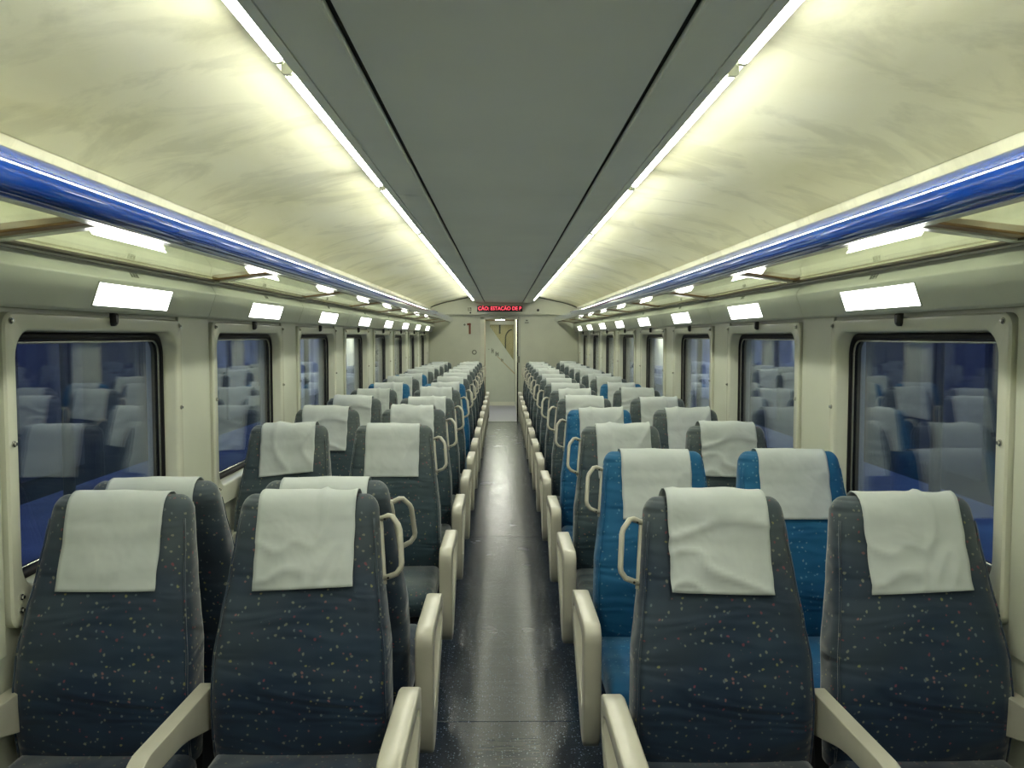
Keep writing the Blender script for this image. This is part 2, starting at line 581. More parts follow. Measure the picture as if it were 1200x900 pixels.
screw_me = None
protos = {}
def window(s, k, n):
    global screw_me
    name = 'window_%d' % n
    root = empty(name, (0, BAY * k, 0))
    tag(root, '%s window from the camera on the %s side, cream rounded frame and black seal' % (ORD[k] if k >= 0 else 'hindmost', SIDE[s]), kind='structure')
    if s not in protos:
        d = {}
        f = MB().loops([yz_loop(s, 1.372, (0.058, 0.050, 0.098), 0.045), yz_loop(s, FLANGE + 0.006, (0.058, 0.050, 0.098), 0.045),
                        yz_loop(s, FLANGE, (0.052, 0.044, 0.092), 0.042), yz_loop(s, FLANGE, (0.010, 0.010, 0.010), 0.085),
                        yz_loop(s, FLANGE + 0.004, 0.003, 0.080), yz_loop(s, FLANGE + 0.012, 0.0, 0.078),
                        yz_loop(s, PANE + 0.03, -0.008, 0.075)], False, False)
        d['frame'] = f.obj('window_frame', M['frame'], root, smooth=True).data
        d['frame'].set_sharp_from_angle(angle=math.radians(40))
        q = MB().loops([yz_loop(s, PANE + 0.02, -0.004, 0.075), yz_loop(s, PANE - 0.014, -0.006, 0.075),
                        yz_loop(s, PANE - 0.018, -0.014, 0.070), yz_loop(s, PANE - 0.012, -0.026, 0.060),
                        yz_loop(s, PANE + 0.024, -0.030, 0.056)], False, False)
        d['seal'] = q.obj('window_seal', M['black'], root, smooth=True).data
        tr = MB().loops([yz_loop(s, PANE - 0.004, -0.029, 0.056), yz_loop(s, PANE - 0.010, -0.033, 0.054),
                         yz_loop(s, PANE - 0.004, -0.038, 0.050)], False, False)
        d['trim'] = tr.obj('glazing_bead', M['chrome'], root, smooth=True).data
        g = MB().loops([yz_loop(s, PANE, -0.024, 0.056), yz_loop(s, PANE + 0.008, -0.024, 0.056)])
        d['glass'] = g.obj('glass_pane', M['glass'], root).data
        g = MB().loops([yz_loop(s, PANE + 0.014, -0.024, 0.056), yz_loop(s, PANE + 0.020, -0.024, 0.056)])
        d['glass2'] = g.obj('glass_pane', M['glass'], root).data
        yc = (WY0 + WY1) / 2
        prof = [(-0.016, 1.638), (0.016, 1.638), (0.014, 1.606), (0.007, 1.594), (-0.007, 1.594), (-0.014, 1.606)]
        h = MB().loops([[(s * x, yc + a * sc, 1.62 + (b - 1.62) * sc) for a, b in prof]
                        for x, sc in ((FLANGE + 0.001, 1.0), (FLANGE - 0.012, 1.0), (FLANGE - 0.020, 0.7))])
        d['hook'] = h.obj('coat_hook', M['blackp'], root, bevel=0.002).data
        protos[s] = d
    else:
        d = protos[s]
        for nm, key in (('window_frame', 'frame'), ('window_seal', 'seal'), ('glazing_bead', 'trim'), ('glass_pane', 'glass'), ('glass_pane', 'glass2'), ('coat_hook', 'hook')):
            link(nm, d[key], root)
    spots = [(WY0 - 0.028, WZ1 + 0.026), (WY1 + 0.028, WZ1 + 0.026), (WY0 - 0.031, 1.27), (WY1 + 0.031, 1.27),
             (WY0 - 0.018, WZ0 - 0.012), (WY0 - 0.020, WZ0 - 0.048), (WY1 + 0.018, WZ0 - 0.012), (WY1 + 0.020, WZ0 - 0.048)]
    for y, z in spots:
        if screw_me is None:
            ring = lambda x, r: [(x, r * math.cos(a), r * math.sin(a)) for a in [2 * math.pi * i / 8 for i in range(8)]]
            o = MB().loops([ring(0.002, 0.009), ring(-0.004, 0.009), ring(-0.0045, 0.0055), ring(-0.010, 0.005)]).obj('screw', M['chrome'], root)
            screw_me = o.data
        else:
            o = link('screw', screw_me, root)
        o.location = (s * FLANGE, y, z)
        o.scale = (s, 1, 1)
n = 0
for s in (-1, 1):
    for k in range(0, 8):
        n += 1
        window(s, k, n)
for s in (-1, 1):
    n += 1
    window(s, -1, n)

# ------------------------------------------------------------------ fascia under the racks with its reading lights
for s in (-1, 1):
    prof = [(s * x, z) for x, z in [(1.300, 1.786), (1.372, 1.786), (1.372, 1.640), (1.315, 1.640)]]
    tr = MB().prism(prof, Y0, Y1).obj('trim_%d' % (1 if s < 0 else 2), M['fascia'])
    tag(tr, 'grey cream fascia band above the %s windows, below the luggage rack' % SIDE[s], kind='structure')
    pro = rpoly([(s * 1.316, 1.636), (s * 1.296, 1.644), (s * 1.262, 1.742), (s * 1.288, 1.788), (s * 1.300, 1.788)], [0.004, 0.004, 0.004, 0.003, 0.002], 2)
    me = None
    ends = [Y0] + BARS[1:] + [Y1]
    for a, b in zip(ends[:-1], ends[1:]):
        if b - a < 0.05: continue
        MB().prism(pro, a + 0.0025, b - 0.0025).obj('fascia_panel', M['fascia'], tr, smooth=False)

def slope_pt(s, t, off):
    """point on the sloping fascia face; t from bottom to top"""
    ax, az, bx, bz = 1.296, 1.644, 1.262, 1.742
    dx, dz = bx - ax, bz - az
    l = math.hypot(dx, dz)
    nx, nz = -dz / l, dx / l
    return (s * (ax + dx * t + nx * off), az + dz * t + nz * off)

for s in (-1, 1):
    first = None
    for k in range(-1, 8):
        yc = 2.96 + BAY * k
        root = empty('reading_light', (0, yc, 0))
        tag(root, 'white lit reading light panel above the %s window on the %s' % (ORD[k] if k >= 0 else 'hindmost', SIDE[s]), 'light', 'reading lights along the fascia')
        if first is None:
            fr = MB()
            for y0, y1, t0, t1 in ((-0.300, 0.300, 0.10, 0.135), (-0.300, 0.300, 0.845, 0.88), (-0.300, -0.292, 0.10, 0.88), (0.292, 0.300, 0.10, 0.88)):
                pr = [slope_pt(s, t0, -0.001), slope_pt(s, t1, -0.001), slope_pt(s, t1, 0.002), slope_pt(s, t0, 0.002)]
                fr.prism(pr, y0, y1)
            a = fr.obj('light_frame', M['fascia'], root)
            pr = [slope_pt(s, 0.13, -0.001), slope_pt(s, 0.85, -0.001), slope_pt(s, 0.85, 0.001), slope_pt(s, 0.13, 0.001)]
            b = MB().prism(pr, -0.293, 0.293).obj('diffuser', M['panel'], root)
            first = (a.data, b.data)
        else:
            link('light_frame', first[0], root)
            link('diffuser', first[1], root)
        # little grey seat marks printed on the band above each light
        mk = MB()
        y = 0.02 if s > 0 else -0.02
        for j, sh in enumerate((0, 1, 2)):
            yy = y + (j - 1) * 0.022
            z0, z1 = 1.760, 1.776
            x0, x1 = sorted((s * 1.2645, s * 1.2615))
            if sh == 0:
                mk.box(x0, x1, yy - 0.007, yy + 0.007, z0, z0 + 0.003)
                mk.box(x0, x1, yy - 0.005, yy - 0.002, z0, z1)
                mk.box(x0, x1, yy + 0.003, yy + 0.006, z0, z1)
            else:
                mk.box(x0, x1, yy - 0.008, yy + 0.008, z0, z0 + 0.003)
                mk.box(x0, x1, yy - 0.008, yy + 0.008, z1 - 0.003, z1)
                mk.box(x0, x1, yy - 0.008, yy - 0.005, z0, z1)
                mk.box(x0, x1, yy + 0.005, yy + 0.008, z0, z1)
                mk.box(x0, x1, yy - 0.002, yy + 0.002, z0 + 0.004, z1 - 0.004)
        xm = lambda z: 1.262 + 0.026 * (z - 1.742) / 0.046
        mk.v = [(s * (xm(z) + (0.0015 if abs(x) > 1.263 else -0.0012)), y_, z) for x, y_, z in mk.v]
        mo = mk.obj('seat_mark', M['print'], root)
        mo['label'] = 'small grey printed seat symbols'

# ------------------------------------------------------------------ ceiling
CZ = 2.167
cl = MB().box(-1.47, 1.47, Y0, Y1 + 0.05, 2.33, 2.39).obj('ceiling', M['dark'])
tag(cl, 'grey centre ceiling with cream vaults at both sides', kind='structure')
cs = [Y0, 0.44, 3.70, 6.96, 10.22, 13.48, Y1 - 0.12]
for a, b in zip(cs[:-1], cs[1:]):
    MB().box(-0.332, 0.332, a + 0.0015, b - 0.0015, CZ, CZ + 0.015).obj('ceiling_panel', M['ceil'], cl, bevel=0.002, seg=1)
for s in (-1, 1):
    # recess beside the centre panels
    xa, xb = sorted((s * 0.325, s * 0.36))
    MB().box(xa, xb, Y0, Y1 - 0.12, CZ + 0.018, CZ + 0.024).obj('ceiling_recess', M['dark'], cl)
    for a, b in zip(cs[:-1], cs[1:]):
        pr = [(s * x, z) for x, z in [(0.347, CZ + 0.012), (0.347, CZ - 0.004), (0.352, CZ - 0.006), (0.470, CZ - 0.002), (0.470, CZ + 0.014)]]
        MB().prism(pr, a + 0.0015, b - 0.0015).obj('ceiling_panel', M['ceil_side'], cl)
    for a, b in zip([Y0] + [2.06 + BAY * j for j in range(-1, 9)], [2.06 + BAY * j for j in range(-1, 9)] + [Y1 - 0.12]):
        if b - a < 0.05: continue
        pr = [(s * x, z) for x, z in [(0.4725, CZ + 0.012), (0.4725, CZ - 0.004), (0.500, CZ - 0.002), (0.502, CZ + 0.024), (0.496, CZ + 0.024), (0.494, CZ + 0.012)]]
        MB().prism(pr, a + 0.0015, b - 0.0015).obj('light_lip', M['ceil_side'], cl)
    # tray behind the tube
    pr = [(s * x, z) for x, z in [(0.47, CZ + 0.014), (0.496, CZ + 0.018), (0.496, CZ + 0.10), (0.47, CZ + 0.10)]]
    MB().prism(pr, Y0, Y1 - 0.12).obj('light_tray', M['ceil'], cl)
    # reflector plate added over the tube to shade the vault close by
    pr = [(s * x, z) for x, z in [(0.494, 2.2215), (0.562, 2.2215), (0.569, 2.2185), (0.570, 2.2205), (0.563, 2.2240), (0.494, 2.2240)]]
    MB().prism(pr, Y0, Y1 - 0.12).obj('added_reflector', M['frame'], cl)
    # vault panels
    arc = [(0.50, 2.296), (0.56, 2.284), (0.64, 2.267), (0.74, 2.247), (0.84, 2.225), (0.95, 2.200), (1.05, 2.180), (1.15, 2.153), (1.24, 2.122), (1.32, 2.088)]
    vs = [Y0, 0.44, 3.70, 6.96, 10.22, 13.48, Y1]
    for a, b in zip(vs[:-1], vs[1:]):
        pr = [(s * x, z) for x, z in arc] + [(s * x, z + 0.012) for x, z in reversed(arc)]
        o = MB().prism(pr, a + 0.001, b - 0.001).obj('vault_panel', M['vault'], cl, smooth=True)
        o.data.set_sharp_from_angle(angle=math.radians(40))
    pr = [(s * x, z) for x, z in [(1.322, 2.094), (1.345, 2.02), (1.362, 1.92), (1.366, 1.786), (1.372, 1.786), (1.372, 2.10)]]
    o = MB().prism(pr, Y0, Y1).obj('vault_skirt', M['vault'], cl, smooth=True)
    o.data.set_sharp_from_angle(angle=math.radians(40))

# fluorescent tubes behind the lips
tube_me = {}
for s in (-1, 1):
    for k in range(-2, 8):
        ya = 2.06 + BAY * k + 0.035
        yb = 2.06 + BAY * (k + 1) - 0.035
        ya, yb = max(ya, Y0 + 0.05), min(yb, Y1 - 0.16)
        if yb - ya < 0.3: continue
        where = ORD[k + 1] if k >= -1 else 'hindmost'
        root = empty('tube_light', (s * 0.5385, ya, 2.203))
        tag(root, '%s glowing tube light from the camera along the %s vault' % (where, SIDE[s]), 'light', 'ceiling tube lights')
        L_ = round(yb - ya, 3)
        if L_ not in tube_me:
            t = MB().tube([(0, 0.02, 0), (0, L_ - 0.02, 0)], 0.0145, 12).obj('tube', M['tube'], root, smooth=True)
            tube_me[L_] = t.data
            if 'holder' not in tube_me:
                c = MB().prism(rpoly([(-0.0135, -0.0135), (0.0135, -0.0135), (0.0135, 0.010), (0.008, 0.0175), (-0.008, 0.0175), (-0.0135, 0.010)], 0.008, 3), -0.01, 0.01)
                e = c.obj('lamp_holder', M['frame'], root)
                tube_me['holder'] = e.data
                C.objects.unlink(e); bpy.data.objects.remove(e)
        else:
            link('tube', tube_me[L_], root)
        for y in (0.01, L_ - 0.01):
            link('lamp_holder', tube_me['holder'], root, (0, y, 0))

# ------------------------------------------------------------------ luggage racks
for s in (-1, 1):
    root = empty('luggage_rack', (s * 1.1, 0, 1.80))
    tag(root, 'luggage rack with glossy blue front rail and glass shelf on the %s' % SIDE[s], 'luggage rack')
    def P(m): return m
    off = root.location
    def put(mb, name, mat, **kw):
        o = mb.obj(name, mat, root, **kw)
        o.matrix_parent_inverse = Matrix.Translation(-off)
        return o
    cx, cz = 0.957, 1.868
    pr = []
    for k in range(24):
        a = 2 * math.pi * k / 24
        x, z = 0.042 * math.cos(a), 0.047 * math.sin(a)
        pr.append((s * (cx + x), cz + z))
    put(MB().prism(pr, Y0, Y1 - 0.05), 'rail', M['blue_rail'], smooth=True).data.set_sharp_from_angle(angle=math.radians(40))
    # bright lower edge carrying the glass
    pr = [(s * x, z) for x, z in [(0.968, 1.824), (0.992, 1.822), (1.000, 1.838), (1.000, 1.850), (0.985, 1.852)]]
    put(MB().prism(pr, Y0, Y1 - 0.05), 'edge_channel', M['frame'])
    # rear support angle
    pr = [(s * x, z) for x, z in [(1.246, 1.795), (1.300, 1.795), (1.300, 1.801), (1.246, 1.801)]]
    put(MB().prism(pr, Y0, Y1 - 0.01), 'rear_angle', M['dark_brown'])
    pr = [(s * x, z) for x, z in [(1.282, 1.788), (1.366, 1.788), (1.366, 1.7945), (1.282, 1.7945)]]
    put(MB().prism(pr, Y0, Y1 - 0.01), 'rear_cap', M['frame'])
    for a, b in zip(BARS[:-1], BARS[1:]):
        a2, b2 = max(a + 0.042, Y0), min(b - 0.048, Y1 - 0.06)
        if b2 - a2 < 0.2: continue
        pr = [(s * x, z) for x, z in [(0.990, 1.837), (1.262, 1.8015), (1.262, 1.8095), (0.990, 1.845)]]
        put(MB().prism(pr, a2, b2), 'glass_shelf', M['shelf_glass'])
    for y in BARS:
        if y < Y0 or y > Y1 - 0.1: continue
        pr = [(s * x, z) for x, z in [(0.985, 1.834), (1.262, 1.798), (1.262, 1.822), (0.985, 1.852)]]
        put(MB().prism(pr, y - 0.048, y - 0.001), 'crossbar', M['brown'], bevel=0.002, seg=1)
        pr = [(s * x, z) for x, z in [(0.985, 1.829), (1.268, 1.792), (1.268, 1.812), (0.985, 1.846)]]
        put(MB().prism(pr, y, y + 0.042), 'bracket', M['frame'], bevel=0.002, seg=1)

# ------------------------------------------------------------------ end partition, doorway and vestibule
DX0, DX1, DZ = -0.425, 0.262, 1.918
m = MB()
m.box(-1.47, DX0, Y1, Y1 + 0.06, 0, 2.33)
m.box(DX1, 1.47, Y1, Y1 + 0.06, 0, 2.33)
m.box(DX0, DX1, Y1, Y1 + 0.06, DZ, 2.33)
we = m.obj('wall_end', M['wall'])
tag(we, 'cream end partition with the doorway at the far end of the aisle', kind='structure')
# header box over the doorway
pr = [(-1.31, 1.952), (1.31, 1.952)] + [(x, z - 0.003) for x, z in reversed(arc)] + [(-x, z - 0.003) for x, z in arc]
pr = [p for p in pr if abs(p[0]) > 0.63]
pr = pr[:2] + [p for p in pr[2:] if p[0] > 0] + [(0.52, 2.165), (-0.52, 2.165)] + [p for p in pr[2:] if p[0] < 0]
hd = MB().prism(pr, Y1 - 0.10, Y1 - 0.001).obj('header_panel', M['wall'], we)
for s in (-1, 1):   # dark joint where the vault meets the partition
    path = [(s * x, Y1 - 0.106, z - 0.006) for x, z in arc[2:]]
    MB().tube(path, 0.011, 6).obj('vault_joint', M['dark'], we)
for x0, x1, z0, z1, nm in ((DX0 - 0.005, DX0 + 0.075, 0, DZ, 'door_jamb'), (DX0, DX1, DZ - 0.05, DZ + 0.002, 'door_head')):
    MB().box(x0, x1, Y1 - 0.012, Y1 + 0.07, z0, z1).obj(nm, M['frame'], we, bevel=0.004)
MB().box(DX1 - 0.022, DX1 + 0.003, Y1 - 0.008, Y1 + 0.05, 0, DZ).obj('door_seal', M['black'], we)
MB().box(DX1 + 0.003, DX1 + 0.045, Y1 - 0.014, Y1, 0, DZ).obj('door_edge', M['door'], we, bevel=0.003)
MB().box(DX1 - 0.012, DX1 + 0.030, Y1 - 0.05, Y1 - 0.010, 1.08, 1.20).obj('door_handle', M['print'], we, bevel=0.006)

wv = MB()
YD = 19.2
wv.box(DX0 - 0.05, DX0 + 0.0, Y1 + 0.07, YD, 0, 2.2)
wl_ = wv.obj('wall_vestibule_left', M['wall'])
tag(wl_, 'cream left wall of the passage beyond the doorway', kind='structure')
wr_ = MB().box(DX1, DX1 + 0.05, Y1 + 0.07, YD, 0, 2.2).obj('wall_vestibule_right', M['wall'])
tag(wr_, 'cream right wall of the passage beyond the doorway', kind='structure')
vc = MB().box(DX0 - 0.05, DX1 + 0.05, Y1 + 0.06, YD + 2.0, 1.955, 2.0).obj('ceiling_vestibule', M['frame'])
tag(vc, 'pale ceiling of the passage beyond the doorway', kind='structure')
for y, z in ((Y1 + 0.5, 1.90), (Y1 + 2.6, 1.925)):
    MB().box(DX0, DX1, y, y + 0.05, z, 1.955).obj('ceiling_beam', M['frame'], vc)
vl = empty('added_passage_light', (-0.08, Y1 + 1.75, 1.955))  # unseen lamp added to light the passage and its door
tag(vl, 'added lamp on the passage ceiling hidden behind the doorway head', 'light')
MB().box(-0.20, 0.20, -0.30, 0.30, -0.012, 0.0).obj('lamp_body', M['frame'], vl)
MB().box(-0.18, 0.18, -0.28, 0.28, -0.018, -0.012).obj('diffuser', M['lamp'], vl)

# far glazed passage door
dr = empty('door_1', (0, YD, 0))
tag(dr, 'pale passage door with slanting clear glass at upper right', kind='structure')
dx0, dx1, dz1 = DX0 + 0.02, DX1 - 0.005, 1.90
poly = [(dx0, 0.02), (dx1, 0.02), (dx1, 0.98), (dx0 + 0.10, 1.78), (dx0 + 0.10, dz1), (dx0, dz1)]
vs = [(x, y, z) for y in (-0.02, 0.02) for x, z in poly]
n_ = len(poly)
mesh_obj('door_leaf', vs, [tuple(range(n_)), tuple(range(2 * n_ - 1, n_ - 1, -1))] + [(i, (i + 1) % n_, n_ + (i + 1) % n_, n_ + i) for i in range(n_)], M['door'], dr)
MB().box(dx0 + 0.10, dx1, -0.02, 0.02, 1.82, dz1).obj('top_rail', M['frame'], dr)
MB().box(dx1 - 0.03, dx1, -0.02, 0.02, 0.98, 1.82).obj('side_rail', M['door'], dr)
poly = [(dx0 + 0.10, 1.78), (dx1 - 0.03, 0.98), (dx1 - 0.03, 1.82), (dx0 + 0.10, 1.82)]
vs = [(x, y, z) for y in (-0.006, 0.006) for x, z in poly]
mesh_obj('glass_pane', vs, [(0, 1, 2, 3), (7, 6, 5, 4)] + [(i, (i + 1) % 4, 4 + (i + 1) % 4, 4 + i) for i in range(4)], M['door_glass'], dr)
# dark figures printed along the slant and the slanting line under them
for x, z, w_, h_ in ((-0.33, 1.27, 0.02, 0.02), (-0.245, 1.235, 0.05, 0.11), (-0.145, 1.165, 0.07, 0.10), (-0.03, 1.03, 0.045, 0.07)):
    MB().box(x - w_ / 2, x - w_ / 6, -0.024, -0.019, z - h_ / 2, z + h_ / 2).box(x + w_ / 6, x + w_ / 2, -0.024, -0.019, z - h_ / 2, z + h_ / 3).box(x - w_ / 2, x + w_ / 2, -0.024, -0.019, z - h_ / 8, z + h_ / 8).obj('door_print', M['print'], dr)
sl = [(-0.14, 1.10), (0.25, 0.70), (0.25, 0.74), (-0.14, 1.125)]
mesh_obj('door_stripe', [(x, y, z) for y in (-0.023, -0.019) for x, z in sl], [(0, 1, 2, 3), (7, 6, 5, 4)] + [(i, (i + 1) % 4, 4 + (i + 1) % 4, 4 + i) for i in range(4)], M['tan'], dr)
MB().box(dx0, dx1, -0.03, 0.03, 0.0, 0.09).obj('kick_plate', M['frame'], dr)
# what shows through the slanting glass: the gangway end wall
gw = MB().box(DX0 - 0.05, DX1 + 0.05, YD + 1.6, YD + 1.65, 0, 2.0).obj('wall_gangway', M['tan'])
tag(gw, 'tan gangway wall seen through the passage door glass', kind='structure')
MB().box(-0.11, -0.07, YD + 1.57, YD + 1.60, 1.62, 1.86).box(-0.36, 0.20, YD + 1.57, YD + 1.60, 1.84, 1.87).obj('dark_post', M['base'], gw)
for s in (-1, 1):
    path = [(-0.08 + s * (0.14 + 0.16 * math.sin(a)) , YD + 1.585, 1.46 + 0.22 * math.cos(a)) for a in [0.1 * i - 0.2 for i in range(0, 19)]]
    path = [(-0.08 + s * 0.13, YD + 1.585, 1.2)] + [(-0.08 + s * (0.13 + 0.16 * (1 - math.cos(a))), YD + 1.585, 1.5 + 0.22 * math.sin(a)) for a in [0.157 * i for i in range(11)]]
    MB().tube(path, 0.016, 6).obj('arch_seal', M['base'], gw)
for s, x in ((-1, DX0 - 0.03), (1, DX1 + 0.03)):
    g2 = MB().box(x - 0.02, x + 0.02, YD + 0.03, YD + 1.6, 0, 2.0).obj('wall_gangway_' + SIDE[s], M['tan'])
    tag(g2, 'tan %s side wall of the gangway behind the passage door' % SIDE[s], kind='structure')
gl_ = empty('gangway_light', (-0.08, YD + 0.8, 1.955))
tag(gl_, 'lit lamp on the gangway ceiling behind the passage door glass', 'light')
MB().box(-0.12, 0.12, -0.2, 0.2, -0.010, 0.0).obj('lamp_body', M['frame'], gl_)
MB().box(-0.10, 0.10, -0.18, 0.18, -0.016, -0.010).obj('diffuser', M['lamp'], gl_)

# LED display on the header
YH = Y1 - 0.10
ds = empty('display_sign', (-0.07, YH, 2.055))
tag(ds, 'red dot matrix display on the header above the doorway', 'sign')
MB().box(-0.41, 0.41, -0.022, -0.001, -0.052, 0.052).obj('display_case', M['blackp'], ds, bevel=0.004)
cu = bpy.data.curves.new('display_text', 'FONT')
cu.body = 'ÇÃO: ESTAÇÃO DE P'
cu.size = 0.10
cu.align_x = 'CENTER'
cu.align_y = 'CENTER'
cu.extrude = 0.002
cu.offset = 0.002
to = bpy.data.objects.new('display_text_tmp', cu)
C.objects.link(to)
bpy.context.view_layer.update()
me = bpy.data.meshes.new_from_object(to.evaluated_get(bpy.context.evaluated_depsgraph_get()))
C.objects.unlink(to)
bpy.data.objects.remove(to)
xs = [v.co.x for v in me.vertices]
kx = 0.78 / (max(xs) - min(xs))
mid = (max(xs) + min(xs)) / 2
for v in me.vertices:
    x, y, z = v.co
    v.co = ((x - mid) * kx, -0.024 - z, y * 0.9 + 0.004)
me.materials.clear()
me.materials.append(M['led'])
t = link('display_text', me, ds)
t['label'] = 'glowing red letters'

# small fixtures on the end partition and header
def fixture(name, label, cat, mb_mats, loc):
    r = empty(name, loc)
    tag(r, label, cat)
    for nm, mb, mat in mb_mats:
        mb.obj(nm, mat, r, bevel=0.003, seg=1)
    return r
disc = lambda r, y0, y1: MB().loops([[(r * math.cos(a), y, r * math.sin(a)) for a in [2 * math.pi * i / 14 for i in range(14)]] for y in (y0, y1)])
fixture('pictogram_plate', 'small grey pictogram on the header left of the red display', 'sign',
        [('plate', MB().box(-0.045, 0.045, -0.006, 0, -0.05, 0.05), M['wall']),
         ('figure', MB().box(-0.030, -0.012, -0.009, -0.005, -0.035, 0.035).box(0.0, 0.032, -0.009, -0.005, 0.012, 0.035).box(0.018, 0.032, -0.009, -0.005, -0.035, 0.012).box(0.0, 0.012, -0.009, -0.005, -0.03, 0.0), M['print'])], (-0.615, YH, 2.045))
fixture('round_sensor', 'tiny black sensor on the header below the pictogram', 'sensor', [('sensor_body', disc(0.016, -0.012, 0), M['blackp'])], (-0.60, YH, 1.985))
fixture('camera_dot', 'small black camera dome on the header right of the red display', 'camera', [('dome', disc(0.024, -0.02, 0), M['blackp'])], (0.62, YH, 2.03))
fixture('emergency_hammer', 'red brown emergency hammer hanging left of the doorway', 'hammer',
        [('handle', MB().box(-0.018, 0.018, -0.03, -0.004, -0.10, 0.10), M['red']),
         ('hammer_head', MB().box(-0.05, 0.02, -0.03, -0.004, 0.06, 0.095), M['red']),
         ('holder', MB().box(-0.03, 0.03, -0.004, 0.0, -0.04, 0.06), M['wall'])], (-0.615, Y1, 1.70))
fixture('round_plate', 'small round grey button plate high on the partition left of hammer', 'button', [('plate', disc(0.035, -0.006, 0), M['fascia']), ('button', disc(0.018, -0.012, -0.005), M['print'])], (-0.71, Y1, 1.77))
fixture('wall_socket', 'round chrome and grey lock plate beside the left door jamb', 'lock', [('plate', disc(0.045, -0.008, 0), M['print']), ('barrel', disc(0.026, -0.014, -0.006), M['wall'])], (-0.535, Y1, 1.27))
fixture('notice_plate', 'small grey notice plate right of the doorway', 'sign',
        [('plate', MB().box(-0.05, 0.05, -0.004, 0, -0.045, 0.045), M['fascia']), ('notice_print', MB().box(-0.035, 0.035, -0.006, -0.003, -0.03, -0.012).box(-0.02, 0.02, -0.006, -0.003, 0.005, 0.03), M['print'])], (0.42, Y1, 1.83))

# wall behind the viewer
wb = MB().box(-1.47, 1.47, Y0 - 0.06, Y0, 0, 2.33).obj('wall_near', M['wall'])
tag(wb, 'cream partition behind the viewer at the near end', kind='structure')

# ------------------------------------------------------------------ seats
# local frame: origin on the floor below the crest of the backrest, occupant faces -y
ZT = 1.055
def lerp_tab(tab, z):
    for (a, va), (b, vb) in zip(tab[:-1], tab[1:]):
        if z <= b:
            t = max(0, (z - a) / (b - a))
            t = t * t * (3 - 2 * t) * 0.5 + t * 0.5
            return va + (vb - va) * t
    return tab[-1][1]
TF = [(0.40, -0.170), (0.50, -0.186), (0.60, -0.192), (0.70, -0.176), (0.80, -0.148), (0.90, -0.112), (1.00, -0.076), (1.055, -0.060)]
TB = [(0.40, -0.060), (0.60, -0.040), (0.80, -0.006), (0.95, 0.024), (1.055, 0.044)]
TW = [(0.40, 0.241), (0.55, 0.243), (0.70, 0.239), (0.80, 0.226), (0.90, 0.213), (1.00, 0.203), (1.055, 0.197)]
def sec(z):
    return lerp_tab(TW, z), lerp_tab(TF, z), lerp_tab(TB, z)
DOME = 0.055
def dome(t):
    """t 0..1 from the shoulder to the crest"""
    w_, yf, yb = sec(ZT)
    a = t * math.pi / 2
    yc, h = (yf + yb) / 2 + 0.004, (yb - yf) / 2
    return w_ - 0.040 * (1 - math.cos(a)), yc - h * math.cos(a) * 1.0, yc + h * math.cos(a), ZT + DOME * math.sin(a)

def back_ring(w_, yf, yb, z):
    r = min(0.045, (yb - yf) * 0.45)
    pts = rrect(-w_, w_, yf, yb, r, 4)
    out = []
    # add points across the front so that it can be crowned
    for i, (x, y) in enumerate(pts):
        out.append((x, y))
    out2 = []
    n_ = len(out)
    for i in range(n_):
        a, b = out[i], out[(i + 1) % n_]
        out2.append(a)
        if abs(a[0] - b[0]) > 0.15:
            for k in range(1, 6):
                out2.append((a[0] + (b[0] - a[0]) * k / 6, a[1]))
    res = []
    for x, y in out2:
        c = 0.010 * max(0, 1 - (x / w_) ** 2)
        res.append((x, y - c if y < (yf + yb) / 2 else y, z))
    return res

rings = [back_ring(sec(z)[0] - 0.02, sec(z)[1] + 0.02, sec(z)[2] - 0.02, z - 0.012) for z in (0.40,)]
rings += [back_ring(*sec(z), z) for z in [0.40 + 0.0345 * i for i in range(20)]]
for t in (0.17, 0.34, 0.5, 0.66, 0.8, 0.92):
    w_, yf, yb, z = dome(t)
    rings.append(back_ring(w_, yf, yb, z))
w_, yf, yb, z = dome(0.92)
rings.append(back_ring(w_ * 0.9, yf + (yb - yf) * 0.25, yb - (yb - yf) * 0.25, ZT + DOME))
ob = MB().loops(rings).obj('backrest', M['navy'], None, smooth=True)
ME = {'backrest': ob.data}
C.objects.unlink(ob); bpy.data.objects.remove(ob)

def stash(key, mb, name, mat, **kw):
    o = mb.obj(name, mat, None, **kw)
    ME[key] = o.data
    C.objects.unlink(o)
    bpy.data.objects.remove(o)

# piping along the edges of the back's front face
for sx in (-1, 1):
    pm = MB()
    path = []
    for z in [0.42 + 0.04 * i for i in range(16)] + [1.05]:
        w_, yf, yb = sec(z)
        path.append((sx * (w_ - 0.010), yf + 0.010, z))
    pm.tube(path, 0.0030, 6)
    stash('piping%d' % sx, pm, 'piping', M['teal'], smooth=True)

